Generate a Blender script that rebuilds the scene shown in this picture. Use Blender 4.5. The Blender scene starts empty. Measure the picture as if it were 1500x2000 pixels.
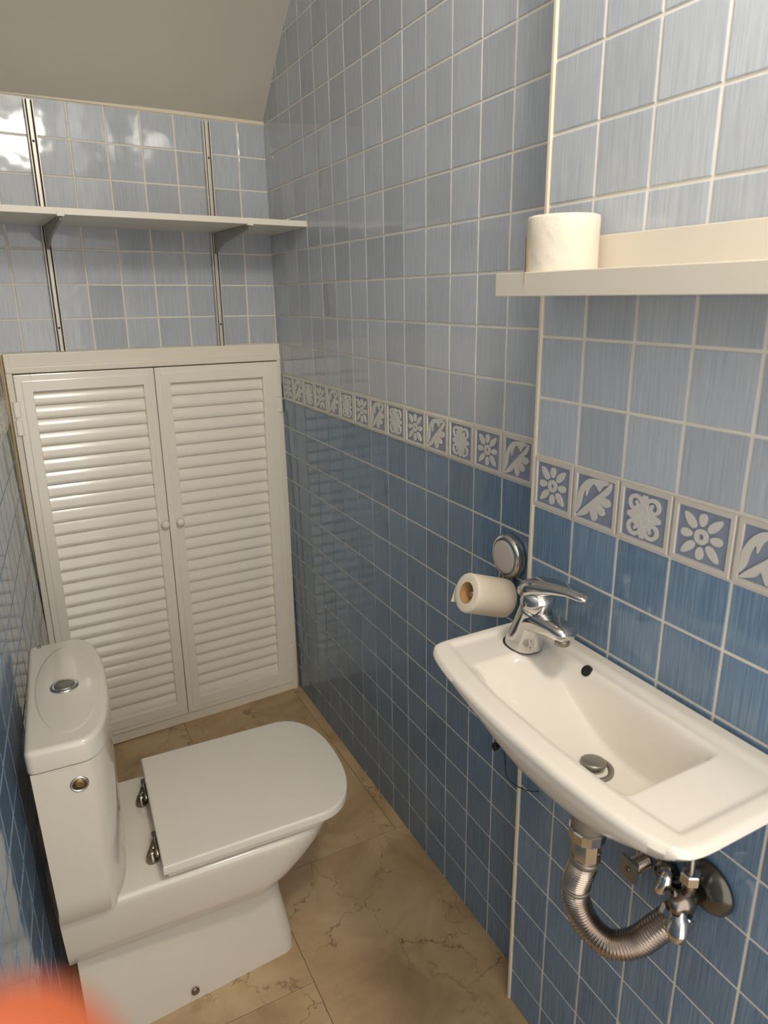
import bpy, bmesh, math, random
from mathutils import Vector, Matrix
random.seed(7)
D = bpy.data
SC = bpy.context.scene
COL = SC.collection

# ------------------------------------------------------------------ camera
CAM = Vector((-0.8335, -2.4498, 1.5683))
YAW, PIT, ROL, FPX = 0.4723, -0.30538, -0.01904, 1355.3
fw = Vector((math.sin(YAW)*math.cos(PIT), math.cos(YAW)*math.cos(PIT), math.sin(PIT)))
_rt = Vector((math.cos(YAW), -math.sin(YAW), 0)); _up = _rt.cross(fw)
rt = _rt*math.cos(ROL) + _up*math.sin(ROL)
up = -_rt*math.sin(ROL) + _up*math.cos(ROL)
cd = D.cameras.new('camera'); cam = D.objects.new('camera', cd); COL.objects.link(cam)
cam.matrix_world = Matrix(((rt.x, up.x, -fw.x, CAM.x), (rt.y, up.y, -fw.y, CAM.y), (rt.z, up.z, -fw.z, CAM.z), (0, 0, 0, 1)))
cd.sensor_fit = 'HORIZONTAL'; cd.sensor_width = 36.0; cd.lens = FPX*36/1500
cd.clip_start = 0.005; cd.clip_end = 50
cd.dof.use_dof = True; cd.dof.focus_distance = 1.6; cd.dof.aperture_fstop = 8.0
SC.camera = cam

def proj(p):
    d = Vector(p) - CAM; z = d.dot(fw)
    return (750+FPX*d.dot(rt)/z, 1000-FPX*d.dot(up)/z, z)

# ------------------------------------------------------------------ light
vs = SC.view_settings
vs.view_transform = 'Standard'; vs.look = 'None'; vs.gamma = 1.0; vs.exposure = 0.20
vs.use_curve_mapping = False
w = D.worlds.new('world'); SC.world = w; w.use_nodes = True
bg = w.node_tree.nodes['Background']
bg.inputs[0].default_value = (1.0, 0.94, 0.87, 1); bg.inputs[1].default_value = 2.05

def point_light(name, loc, power, radius, col):
    l = D.lights.new(name, 'POINT'); l.energy = power; l.shadow_soft_size = radius; l.color = col
    o = D.objects.new(name, l); COL.objects.link(o); o.location = loc
    return o
point_light('ceiling_bulb_light', (-0.34, -2.35, 2.45), 36.0, 0.11, (1.0, 0.92, 0.81))

# ------------------------------------------------------------------ materials
def lin(c):
    c = c/255.0
    return c/12.92 if c <= 0.04045 else ((c+0.055)/1.055)**2.4
def rgb(r, g, b): return (lin(r), lin(g), lin(b), 1)

class NT:
    def __init__(self, name):
        self.m = D.materials.new(name); self.m.use_nodes = True
        self.t = self.m.node_tree; self.b = self.t.nodes['Principled BSDF']
    def n(self, kind, **kw):
        x = self.t.nodes.new(kind)
        for k, v in kw.items():
            if k in x.inputs: x.inputs[k].default_value = v
            else: setattr(x, k, v)
        return x
    def l(self, a, b): self.t.links.new(a, b)

def mat(name, col, rough=0.4, metal=0.0, spec=0.5, coat=0.0, bump=0.0, bscale=40, var=0.0, vscale=8, sss=0):
    N = NT(name); b = N.b
    b.inputs['Base Color'].default_value = col
    b.inputs['Roughness'].default_value = rough; b.inputs['Metallic'].default_value = metal
    b.inputs['Specular IOR Level'].default_value = spec
    if coat:
        b.inputs['Coat Weight'].default_value = coat; b.inputs['Coat Roughness'].default_value = 0.05
    if sss:
        b.inputs['Subsurface Weight'].default_value = sss; b.inputs['Subsurface Scale'].default_value = 0.01
    tc = N.n('ShaderNodeTexCoord')
    if var:
        nz = N.n('ShaderNodeTexNoise', Scale=vscale, Detail=4.0); N.l(tc.outputs['Object'], nz.inputs['Vector'])
        mx = N.n('ShaderNodeMix', data_type='RGBA'); mx.inputs[6].default_value = col
        mx.inputs[7].default_value = tuple(c*(1-var) for c in col[:3]) + (1,)
        N.l(nz.outputs['Fac'], mx.inputs[0]); N.l(mx.outputs[2], b.inputs['Base Color'])
    if bump:
        nb = N.n('ShaderNodeTexNoise', Scale=bscale, Detail=3.0); N.l(tc.outputs['Object'], nb.inputs['Vector'])
        bp = N.n('ShaderNodeBump', Strength=bump, Distance=0.002); N.l(nb.outputs['Fac'], bp.inputs['Height'])
        N.l(bp.outputs[0], b.inputs['Normal'])
    return N.m

def tile_mat(name, ca, cb, cc, wave=0.15, rough=0.07):
    """glazed ceramic with fine upright brush streaks; each tile takes its own slice of the pattern"""
    N = NT(name); b = N.b
    b.inputs['Roughness'].default_value = rough
    tc = N.n('ShaderNodeTexCoord'); oi = N.n('ShaderNodeObjectInfo')
    mul = N.n('ShaderNodeMath', operation='MULTIPLY'); mul.inputs[1].default_value = 37.0
    N.l(oi.outputs['Random'], mul.inputs[0])
    cmb = N.n('ShaderNodeCombineXYZ'); N.l(mul.outputs[0], cmb.inputs[0]); N.l(mul.outputs[0], cmb.inputs[1])
    add = N.n('ShaderNodeVectorMath', operation='ADD'); N.l(tc.outputs['Object'], add.inputs[0]); N.l(cmb.outputs[0], add.inputs[1])
    mp = N.n('ShaderNodeMapping'); mp.inputs['Scale'].default_value = (330, 9, 1); N.l(add.outputs[0], mp.inputs['Vector'])
    nz = N.n('ShaderNodeTexNoise', Scale=1.0, Detail=3.0, Roughness=0.65); N.l(mp.outputs[0], nz.inputs['Vector'])
    rp = N.n('ShaderNodeValToRGB'); N.l(nz.outputs['Fac'], rp.inputs[0])
    rp.color_ramp.elements[0].position = 0.30; rp.color_ramp.elements[0].color = cb
    rp.color_ramp.elements[1].position = 0.72; rp.color_ramp.elements[1].color = cc
    e = rp.color_ramp.elements.new(0.5); e.color = ca
    # tile to tile shade differences
    hs = N.n('ShaderNodeHueSaturation'); N.l(rp.outputs[0], hs.inputs['Color'])
    mr = N.n('ShaderNodeMapRange'); N.l(oi.outputs['Random'], mr.inputs[0])
    mr.inputs[3].default_value = 0.90; mr.inputs[4].default_value = 1.08
    N.l(mr.outputs[0], hs.inputs['Value'])
    N.l(hs.outputs[0], b.inputs['Base Color'])
    nb = N.n('ShaderNodeTexNoise', Scale=16.0, Detail=1.0); N.l(add.outputs[0], nb.inputs['Vector'])
    bp = N.n('ShaderNodeBump', Strength=wave, Distance=0.006); N.l(nb.outputs['Fac'], bp.inputs['Height'])
    N.l(bp.outputs[0], b.inputs['Normal'])
    return N.m

def marble_mat(name):
    N = NT(name); b = N.b
    b.inputs['Roughness'].default_value = 0.32
    tc = N.n('ShaderNodeTexCoord'); oi = N.n('ShaderNodeObjectInfo')
    mul = N.n('ShaderNodeMath', operation='MULTIPLY'); mul.inputs[1].default_value = 9.0; N.l(oi.outputs['Random'], mul.inputs[0])
    cmb = N.n('ShaderNodeCombineXYZ'); N.l(mul.outputs[0], cmb.inputs[2])
    add = N.n('ShaderNodeVectorMath', operation='ADD'); N.l(tc.outputs['Object'], add.inputs[0]); N.l(cmb.outputs[0], add.inputs[1])
    n1 = N.n('ShaderNodeTexNoise', Scale=5.0, Detail=6.0, Roughness=0.6, Distortion=0.6); N.l(add.outputs[0], n1.inputs['Vector'])
    rp = N.n('ShaderNodeValToRGB'); N.l(n1.outputs['Fac'], rp.inputs[0])
    rp.color_ramp.elements[0].position = 0.28; rp.color_ramp.elements[0].color = rgb(158, 130, 96)
    rp.color_ramp.elements[1].position = 0.75; rp.color_ramp.elements[1].color = rgb(205, 180, 143)
    e = rp.color_ramp.elements.new(0.5); e.color = rgb(186, 158, 120)
    # thin dark veins: cell edges of a warped voronoi, broken up by noise
    wn = N.n('ShaderNodeTexNoise', Scale=7.0, Detail=5.0, Roughness=0.65); N.l(add.outputs[0], wn.inputs['Vector'])
    ws = N.n('ShaderNodeVectorMath', operation='SCALE'); ws.inputs['Scale'].default_value = 0.22; N.l(wn.outputs['Color'], ws.inputs[0])
    wa = N.n('ShaderNodeVectorMath', operation='ADD'); N.l(add.outputs[0], wa.inputs[0]); N.l(ws.outputs[0], wa.inputs[1])
    mpv = N.n('ShaderNodeMapping'); mpv.inputs['Scale'].default_value = (4.2, 2.4, 1.0); mpv.inputs['Rotation'].default_value = (0, 0, 0.6); N.l(wa.outputs[0], mpv.inputs['Vector'])
    vo = N.n('ShaderNodeTexVoronoi', feature='DISTANCE_TO_EDGE', Scale=1.5); N.l(mpv.outputs[0], vo.inputs['Vector'])
    v = N.n('ShaderNodeMapRange'); v.inputs[1].default_value = 0.0; v.inputs[2].default_value = 0.010
    v.inputs[3].default_value = 1.0; v.inputs[4].default_value = 0.0; N.l(vo.outputs['Distance'], v.inputs[0])
    n3 = N.n('ShaderNodeTexNoise', Scale=5.0, Detail=2.0); N.l(add.outputs[0], n3.inputs['Vector'])
    v3 = N.n('ShaderNodeMapRange'); v3.inputs[1].default_value = 0.40; v3.inputs[2].default_value = 0.60; N.l(n3.outputs['Fac'], v3.inputs[0])
    pm = N.n('ShaderNodeMath', operation='MULTIPLY'); N.l(v.outputs[0], pm.inputs[0]); N.l(v3.outputs[0], pm.inputs[1])
    pk = N.n('ShaderNodeMath', operation='MULTIPLY'); pk.inputs[1].default_value = 0.8; N.l(pm.outputs[0], pk.inputs[0])
    mx = N.n('ShaderNodeMix', data_type='RGBA'); N.l(pk.outputs[0], mx.inputs[0]); N.l(rp.outputs[0], mx.inputs[6])
    mx.inputs[7].default_value = rgb(92, 68, 46)
    N.l(mx.outputs[2], b.inputs['Base Color'])
    return N.m

M = dict(
    light=tile_mat('light_blue_glaze', rgb(178, 184, 192), rgb(164, 172, 183), rgb(190, 194, 199)),
    dark=tile_mat('blue_glaze', rgb(108, 132, 156), rgb(88, 114, 142), rgb(130, 150, 170)),
    grout=mat('grout', rgb(234, 227, 213), 0.8, bump=0.15, bscale=300, var=0.12, vscale=30),
    corner=mat('corner_grout', rgb(224, 213, 192), 0.7, var=0.1),
    brim=mat('border_rim_glaze', rgb(204, 197, 188), 0.22, var=0.06, vscale=60),
    bfield=mat('border_field_glaze', rgb(138, 146, 164), 0.2, var=0.12, vscale=60),
    motif=mat('border_relief_glaze', rgb(210, 205, 198), 0.2, var=0.05, vscale=60),
    plaster=mat('ceiling_paint', rgb(192, 188, 177), 0.85, bump=0.12, bscale=120, var=0.06, vscale=3),
    floor=marble_mat('cream_marble'), fgrout=mat('floor_joint', rgb(120, 98, 70), 0.8),
    porc=mat('porcelain', rgb(212, 206, 194), 0.10, coat=0.35),
    basin=mat('basin_porcelain', rgb(224, 217, 206), 0.12, coat=0.3),
    seat=mat('seat_plastic', rgb(219, 214, 203), 0.28),
    lacquer=mat('white_lacquer', rgb(240, 234, 220), 0.16, coat=0.25),
    frame=mat('frame_paint', rgb(236, 228, 211), 0.35, var=0.05, vscale=10),
    caulk=mat('yellowed_caulk', rgb(206, 184, 138), 0.6, var=0.3, vscale=25),
    inside_shade=mat('cupboard_inside_shade', rgb(120, 108, 86), 0.9),  # brown-grey painted for the shaded interior behind the slats
    chrome=mat('chrome', rgb(205, 203, 200), 0.08, metal=1.0),
    steel=mat('zinc_steel', rgb(200, 195, 184), 0.35, metal=0.25),
    dchrome=mat('tarnished_chrome', rgb(150, 140, 130), 0.2, metal=1.0, var=0.35, vscale=30),
    flex=mat('flexible_chrome', rgb(186, 172, 160), 0.18, metal=1.0, var=0.25, vscale=12),
    grey=mat('grey_bracket_paint', rgb(150, 147, 140), 0.4),
    melamine=mat('white_melamine', rgb(226, 220, 206), 0.35),
    ledge=mat('ledge_paint', rgb(212, 204, 190), 0.4),
    paper=mat('tissue_paper', rgb(214, 205, 189), 0.95, bump=0.9, bscale=55),
    paper2=mat('quilted_paper', rgb(232, 220, 200), 0.95, bump=0.35, bscale=160),
    card=mat('cardboard', rgb(176, 136, 88), 0.9),
    black=mat('black_plastic', rgb(26, 25, 24), 0.45),
    rubber=mat('grey_plastic', rgb(126, 118, 106), 0.45),
    insert=mat('pale_insert', rgb(206, 196, 190), 0.3),
    hole_shade=mat('painted_hole_shade', rgb(30, 26, 22), 0.8),  # near-black painted for the shade inside holes and slots
    plate=mat('dark_tarnished_plate', rgb(88, 86, 78), 0.18, metal=0.7),
    plug_reflection=mat('yellow_reflection_tint', rgb(150, 128, 92), 0.35, metal=0.8, var=0.5, vscale=120),  # yellow-brown reflection put into a metal colour
    dull=mat('dull_metal', rgb(150, 146, 136), 0.4, metal=0.8),
    skin=mat('finger_skin', rgb(152, 74, 40), 0.5, sss=0.3),
)

# ------------------------------------------------------------------ mesh helpers
def finish(o, m, parent=None, smooth=False):
    if isinstance(m, (list, tuple)):
        for x in m: o.data.materials.append(M[x])
    else: o.data.materials.append(M[m])
    if smooth:
        for p in o.data.polygons: p.use_smooth = True
    if parent is not None: o.parent = parent
    return o
def from_bm(name, bm, m, parent=None, smooth=False):
    bmesh.ops.recalc_face_normals(bm, faces=bm.faces)
    me = D.meshes.new(name); bm.to_mesh(me); bm.free()
    o = D.objects.new(name, me); COL.objects.link(o)
    return finish(o, m, parent, smooth)
def share(name, me, parent, mw=None):
    o = D.objects.new(name, me); COL.objects.link(o); o.parent = parent
    if mw is not None: o.matrix_local = mw
    return o
def empty(name, loc=(0, 0, 0), mw=None):
    o = D.objects.new(name, None); COL.objects.link(o); o.empty_display_size = 0.02
    if mw is not None: o.matrix_world = mw
    else: o.location = loc
    return o
def tag(o, label, cat, group=None, kind=None):
    o['label'] = label; o['category'] = cat
    if group: o['group'] = group
    if kind: o['kind'] = kind
    return o
def add_box(bm, lo, hi, bevel=0.0, seg=2):
    r = bmesh.ops.create_cube(bm, size=1.0); vs_ = r['verts']
    lo, hi = Vector(lo), Vector(hi)
    for v in vs_:
        v.co = Vector(((lo[i]+hi[i])/2 + v.co[i]*(hi[i]-lo[i])) for i in range(3))
    if bevel:
        es = list({e for v in vs_ for e in v.link_edges})
        bmesh.ops.bevel(bm, geom=es, offset=bevel, segments=seg, profile=0.6, affect='EDGES')
def box(name, lo, hi, m, parent=None, bevel=0.0, seg=2, smooth=False):
    bm = bmesh.new(); add_box(bm, lo, hi, bevel, seg)
    return from_bm(name, bm, m, parent, smooth)
def add_rings(bm, rings, cap0=True, cap1=True, closed=True):
    R = [[bm.verts.new(p) for p in r] for r in rings]
    n = len(R[0])
    for a, b in zip(R, R[1:]):
        for i in range(n if closed else n-1):
            j = (i+1) % n
            bm.faces.new((a[i], a[j], b[j], b[i]))
    if cap0: bm.faces.new(R[0][::-1])
    if cap1: bm.faces.new(R[-1])
    return R
def frame_of(d, ref=None):
    d = Vector(d).normalized()
    ref = Vector(ref) if ref is not None else (Vector((0, 0, 1)) if abs(d.z) < 0.9 else Vector((1, 0, 0)))
    a = ref.cross(d).normalized(); b = d.cross(a).normalized()
    return a, b, d
def ring(c, a, b, rx, ry=None, n=20, e=2.0):
    ry = rx if ry is None else ry; out = []
    for i in range(n):
        t = 2*math.pi*i/n; cs, sn = math.cos(t), math.sin(t)
        px = math.copysign(abs(cs)**(2/e), cs); py = math.copysign(abs(sn)**(2/e), sn)
        out.append(Vector(c) + Vector(a)*rx*px + Vector(b)*ry*py)
    return out
def add_lathe(bm, base, axis, prof, n=24, cap0=True, cap1=True, ref=None):
    """prof: list of (height along axis, radius)"""
    a, b, d = frame_of(axis, ref)
    add_rings(bm, [ring(Vector(base)+d*h, a, b, r, n=n) for h, r in prof], cap0, cap1)
def lathe(name, base, axis, prof, m, parent=None, n=24, cap0=True, cap1=True, smooth=True):
    bm = bmesh.new(); add_lathe(bm, base, axis, prof, n, cap0, cap1)
    o = from_bm(name, bm, m, parent, smooth)
    return o
def catmull(P, k=10):
    P = [Vector(p) for p in P]; Q = [P[0]*2-P[1]] + P + [P[-1]*2-P[-2]]; out = []
    for i in range(1, len(Q)-2):
        a, b, c, d = Q[i-1:i+3]
        for j in range(k):
            t = j/k
            out.append(0.5*((2*b)+(c-a)*t+(2*a-5*b+4*c-d)*t*t+(3*b-a-3*c+d)*t**3))
    return out + [P[-1]]
def add_tube(bm, path, rad, n=12, cap=True):
    path = [Vector(p) for p in path]; rings = []
    a = None
    for i, p in enumerate(path):
        d = (path[min(i+1, len(path)-1)] - path[max(i-1, 0)]).normalized()
        if a is None: a, b, _ = frame_of(d)
        else:
            a = (a - d*a.dot(d)).normalized(); b = d.cross(a).normalized()
        r = rad(i/(len(path)-1)) if callable(rad) else rad
        rings.append(ring(p, a, b, r, n=n))
    add_rings(bm, rings, cap, cap)
def tube(name, path, rad, m, parent=None, n=12, smooth=True):
    bm = bmesh.new(); add_tube(bm, path, rad, n)
    return from_bm(name, bm, m, parent, smooth)
def inset(poly, d):
    """move a convex counter-clockwise outline inwards by d"""
    n = len(poly); out = []
    for i in range(n):
        p0, p, p1 = (Vector(poly[k % n][:2]) for k in (i-1, i, i+1))
        e0 = (p-p0).normalized(); e1 = (p1-p).normalized()
        nn = Vector((-(e0.y+e1.y), e0.x+e1.x))
        L = nn.length
        nn = nn/L if L > 1e-6 else Vector((0, 0))
        k = 1/max(0.5, nn.dot(Vector((-e0.y, e0.x))))
        q = p + nn*d*k; out.append((q.x, q.y))
    return out
def add_prism(bm, poly, z0, z1, r0=0.0, r1=0.0, seg=4):
    rings = []
    if r0:
        for i in range(seg):
            t = math.pi/2*i/seg
            rings.append([Vector((x, y, z0+r0*(1-math.sin(t)) if False else z0+r0*(1-math.cos(t)))) for x, y in inset(poly, r0*(1-math.sin(t)))])
    rings.append([Vector((x, y, z0+r0)) for x, y in poly])
    rings.append([Vector((x, y, z1-r1)) for x, y in poly])
    if r1:
        for i in range(1, seg+1):
            t = math.pi/2*i/seg
            rings.append([Vector((x, y, z1-r1*(1-math.sin(t)))) for x, y in inset(poly, r1*(1-math.cos(t)))])
    add_rings(bm, rings)
def sstep(a, b, x):
    t = min(1, max(0, (x-a)/(b-a))); return t*t*(3-2*t)
def basis(o, ex, ey, ez):
    return Matrix(((ex[0], ey[0], ez[0], o[0]), (ex[1], ey[1], ez[1], o[1]), (ex[2], ey[2], ez[2], o[2]), (0, 0, 0, 1)))
def smooth_by_angle(o, deg=40):
    me = o.data
    for p in me.polygons: p.use_smooth = True
    bm = bmesh.new(); bm.from_mesh(me)
    for e in bm.edges:
        if len(e.link_faces) == 2 and e.calc_face_angle(0) > math.radians(deg): e.smooth = False
    bm.to_mesh(me); bm.free()
    return o

# ------------------------------------------------------------------ layout constants
FZ = 0.012                      # floor level
ZT, BH = 1.3024, 0.0928         # top of relief border, its height
PX = -0.0525                    # face of the basin pier
PY = -1.511                     # far edge of the pier
TB, BZ = 0.0656, 0.0146         # the back wall is slightly out of square and its tiling slightly off level
YR = -2.95                      # where the side walls end behind the camera
TP, TH, GAP = 0.1, 0.0012, 0.0050
es = Vector((-1, -TB, BZ)).normalized(); en = Vector((TB, -1, 0)).normalized()
ez = es.cross(en).normalized()
if ez.z < 0: ez = -ez
BACK = basis((0, 0, 0), es, en, ez)          # local: x = along the wall to the left, y = out of the wall, z = up
def LX(y): return -0.888 + 0.0640*(y+0.06)   # left wall line

# ------------------------------------------------------------------ tiles
def tile_mesh(name, w_, h_, m, t=TH, ch=0.0008):
    bm = bmesh.new(); x, y = w_/2, h_/2
    add_rings(bm, [[Vector((sx*(x-k), sy*(y-k), z)) for sx, sy in ((-1, -1), (1, -1), (1, 1), (-1, 1))]
                   for k, z in ((0, -0.002), (0, t-ch), (ch*0.4, t-ch*0.35), (ch*1.6, t))], cap0=False)
    bmesh.ops.recalc_face_normals(bm, faces=bm.faces)
    me = D.meshes.new(name); bm.to_mesh(me); bm.free()
    me.materials.append(M[m])
    return me
TCACHE = {}
def tmesh(w_, h_, m):
    k = (round(w_, 4), round(h_, 4), m)
    if k not in TCACHE: TCACHE[k] = tile_mesh('tile', w_, h_, m)
    return TCACHE[k]

def lay_tiles(wall, mw, cells, limit=300, lm=None, sig=0.0022):
    """cells: (u0,u1,v0,v1,material) in the wall's own frame mw (x along, y up, z out)"""
    ranked = []; lm = mw if lm is None else lm      # lm: same frame relative to the wall object
    for c in cells:
        u0, u1, v0, v1, m = c
        pts = [proj(mw @ Vector((u, v, 0))) for u, v in ((u0, v0), (u1, v0), (u1, v1), (u0, v1))]
        if min(p[2] for p in pts) < 0.1: ranked.append((-1, c)); continue
        inside = max(p[0] for p in pts) > 0 and min(p[0] for p in pts) < 1500 and max(p[1] for p in pts) > 0 and min(p[1] for p in pts) < 2000
        ar = 0
        for i in range(4):
            ar += pts[i][0]*pts[(i+1) % 4][1] - pts[(i+1) % 4][0]*pts[i][1]
        ranked.append((abs(ar) if inside else -1, c))
    ranked.sort(key=lambda q: -q[0])
    rest = bmesh.new(); nrest = 0; mats = []
    for i, (a, (u0, u1, v0, v1, m)) in enumerate(ranked):
        w_, h_ = u1-u0-GAP, v1-v0-GAP
        if w_ < 0.004 or h_ < 0.004: continue
        c = Vector(((u0+u1)/2, (v0+v1)/2, 0))
        tw = Matrix.Rotation(random.gauss(0, sig), 4, 'X') @ Matrix.Rotation(random.gauss(0, sig), 4, 'Y')
        loc = lm @ Matrix.Translation(c) @ tw
        if a > 0 and i < limit:
            share('tile', tmesh(w_, h_, m), wall, loc)
        else:
            n0 = len(rest.faces); rest.from_mesh(tmesh(w_, h_, m)); rest.faces.ensure_lookup_table()
            if m not in mats: mats.append(m)
            new = list(rest.faces)[n0:]; vv = {v for f in new for v in f.verts}
            bmesh.ops.transform(rest, matrix=loc, verts=list(vv))
            for f in new: f.material_index = mats.index(m)
            nrest += 1
    if nrest:
        me = D.meshes.new('tile_field'); rest.to_mesh(me)
        for m in mats: me.materials.append(M[m])
        o = D.objects.new('tile_field', me); COL.objects.link(o); o.parent = wall; o['kind'] = 'stuff'
    rest.free()

# relief border -------------------------------------------------------
def poly_relief(bm, pts, z0, z1):
    a = [bm.verts.new((x, y, z0)) for x, y in pts]
    cx = sum(p[0] for p in pts)/len(pts); cy = sum(p[1] for p in pts)/len(pts)
    b = [bm.verts.new((x, y, z1)) for x, y in pts]
    n = len(pts)
    for i in range(n):
        j = (i+1) % n; bm.faces.new((a[i], a[j], b[j], b[i]))
    bm.faces.new(b)
def smooth_poly(pts, k=3):
    n = len(pts); out = []
    for i in range(n):
        a, b, c, d = (Vector(pts[(i+q) % n]) for q in (-1, 0, 1, 2))
        for j in range(k):
            t = j/k
            v = 0.5*((2*b)+(c-a)*t+(2*a-5*b+4*c-d)*t*t+(3*b-a-3*c+d)*t**3); out.append((v.x, v.y))
    return out
def relief_mesh(kind, S):
    bm = bmesh.new(); z0, z1 = 0.0017, 0.0040
    sc = lambda pts: [(x*S, y*S) for x, y in pts]
    if kind == 0:      # eight-petalled flower with a ring
        for k in range(8):
            t = k*math.pi/4; diag = k % 2
            r0, r1, wd = 0.185, (0.54 if diag else 0.43), 0.080
            pet = []
            for j in range(12):
                q = 2*math.pi*j/12
                rr = (r0+r1)/2 + (r1-r0)/2*math.cos(q)
                ww = wd*math.sin(q)*(1-0.25*math.cos(q) if diag else 1+0.15*math.cos(q))
                pet.append((rr*math.cos(t)-ww*math.sin(t), rr*math.sin(t)+ww*math.cos(t)))
            poly_relief(bm, sc(pet), z0, z1)
        for q in range(18):
            t0, t1 = 2*math.pi*q/18, 2*math.pi*(q+1)/18
            p = [(0.055*math.cos(t0), 0.055*math.sin(t0)), (0.145*math.cos(t0), 0.145*math.sin(t0)), (0.145*math.cos(t1), 0.145*math.sin(t1)), (0.055*math.cos(t1), 0.055*math.sin(t1))]
            poly_relief(bm, sc(p), z0, z1)
    elif kind == 1:    # half acanthus leaf on a diagonal
        A = [(-.50, -.44), (-.10, -.04), (.26, .28), (.42, .46), (.44, .34), (.36, .20), (.27, .13), (.40, .10), (.45, .0), (.34, -.07), (.16, -.03),
             (.27, -.13), (.30, -.24), (.19, -.27), (.04, -.16), (.10, -.29), (.07, -.42), (-.03, -.42), (-.12, -.25), (-.18, -.33), (-.30, -.40)]
        poly_relief(bm, sc(smooth_poly(A)), z0, z1)
        Bp = [(-.52, -.40), (-.40, -.22), (-.36, .0), (-.27, .17), (-.24, .04), (-.17, .22), (-.05, .34), (.04, .30), (.13, .22), (.20, .33), (.36, .42),
              (.30, .48), (.05, .47), (-.20, .42), (-.38, .26), (-.50, .02), (-.52, -.2)]
        poly_relief(bm, sc(smooth_poly(Bp)), z0, z1)
    else:              # four scrolls round a square
        C = [(.40, .04), (.26, .10), (.17, .17), (.10, .26), (.05, .43), (-.05, .43), (-.10, .26), (-.17, .17), (-.26, .10), (-.40, .04), (-.40, -.04), (-.26, -.10), (-.17, -.17), (-.10, -.26), (-.05, -.43), (.05, -.43), (.10, -.26), (.17, -.17), (.26, -.10), (.40, -.04)]
        poly_relief(bm, sc(C), z0, z1)
        for sx, sy in ((1, 1), (-1, 1), (-1, -1), (1, -1)):
            cx, cy = sx*0.225, sy*0.225
            N_ = 30; L_, R_ = [], []
            for j in range(N_+1):
                f_ = j/N_
                th = math.radians(250 - 500*f_)
                r = 0.205 - 0.160*f_; wd = 0.044-0.010*f_
                x_, y_ = math.cos(th), math.sin(th)
                L_.append((cx+sx*(r+wd)*x_, cy+sy*(r+wd)*y_)); R_.append((cx+sx*(r-wd)*x_, cy+sy*(r-wd)*y_))
            for j in range(N_):
                q4 = [L_[j], L_[j+1], R_[j+1], R_[j]]
                poly_relief(bm, sc(q4 if sx*sy < 0 else q4[::-1]), z0+0.0003, z1+0.0004)
    bmesh.ops.recalc_face_normals(bm, faces=bm.faces)
    for f in bm.faces:
        if abs(f.normal.z) > 0.9 and f.normal.z < 0: f.normal_flip()
    me = D.meshes.new('relief_motif'); bm.to_mesh(me); bm.free(); me.materials.append(M['motif'])
    return me
RELIEF = [relief_mesh(k, 0.0765) for k in range(3)]
def border_tile_mesh(w_, h_):
    bm = bmesh.new(); rw = 0.0085; x, y = w_/2, h_/2
    sq = lambda k, z: [Vector((sx*(x-k), sy*(y-k), z)) for sx, sy in ((-1, -1), (1, -1), (1, 1), (-1, 1))]
    R = add_rings(bm, [sq(0, -0.002), sq(0, 0.003), sq(0.0012, 0.0042), sq(rw-0.0012, 0.0042), sq(rw, 0.0018)], cap0=False, cap1=True)
    bmesh.ops.recalc_face_normals(bm, faces=bm.faces)
    me = D.meshes.new('border_tile'); bm.to_mesh(me); bm.free()
    me.materials.append(M['brim']); me.materials.append(M['bfield'])
    for p in me.polygons:
        if len(p.vertices) == 4 and all(abs(me.vertices[v].co.z-0.0018) < 1e-5 for v in p.vertices): p.material_index = 1
    return me
BT = border_tile_mesh(TP-0.0035, BH-0.004)
def lay_border(wall, mw, cells):
    """cells: (u centre, v centre, kind)"""
    for u, v, k in cells:
        o = share('border_tile', BT, wall, mw @ Matrix.Translation((u, v, 0)))
        share('relief_motif', RELIEF[k], o, Matrix.Scale(1.0, 4))

def rows_for(z_hi, dz=0.0):
    """(v0,v1,material) rows from the floor to z_hi leaving out the border"""
    R = []
    zb = ZT-BH+dz
    for s in range(12): R.append((max(FZ, zb-0.1*(s+1)), zb-0.1*s, 'dark'))
    r = 0
    while ZT+dz+0.1*r < z_hi:
        R.append((ZT+dz+0.1*r, min(z_hi, ZT+dz+0.1*(r+1)), 'light')); r += 1
    return R

# ------------------------------------------------------------------ the room
# right wall: face of grout at x = 0, tiles proud of it
WH = 2.72
wall_right = box('wall_right', (0.0005, PY-0.1, -0.05), (0.10, 0.08, WH), 'grout')
tag(wall_right, 'long wall of blue striped tiles with relief border, right of the louvred doors', 'wall', kind='structure')
MR = basis((0, 0, 0), (0, -1, 0), (0, 0, 1), (-1, 0, 0))
a0 = 0.0481
cols = [(0.004, a0)] + [(a0+0.1*k, a0+0.1*(k+1)) for k in range(14)] + [(a0+1.4, -PY)]
def ceil_z(y):
    P = [(0.25, 1.93), (0, 2.112), (-0.09, 2.192), (-0.161, 2.254), (-0.24, 2.314), (-0.31, 2.362), (-0.80, 2.66), (-1.0, 2.70), (-4, 2.70)]
    for (y0, z0), (y1, z1) in zip(P, P[1:]):
        if y <= y0 and y >= y1: return z0+(z1-z0)*(y0-y)/(y0-y1)
    return 2.7
cells = []
for u0, u1 in cols:
    for v0, v1, m in rows_for(2.70):
        if v0 > ceil_z(-u1): continue
        cells.append((u0, u1, v0, v1, m))
lay_tiles(wall_right, MR, cells)
lay_border(wall_right, MR, [(a0+0.1*k+0.05, ZT-BH/2, k % 3) for k in range(14)])
box('border_strip', (-0.0012, -a0+0.0026, ZT-BH+0.0026), (0.0, -0.002, ZT-0.0026), 'dark', wall_right, 0.001)

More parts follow.
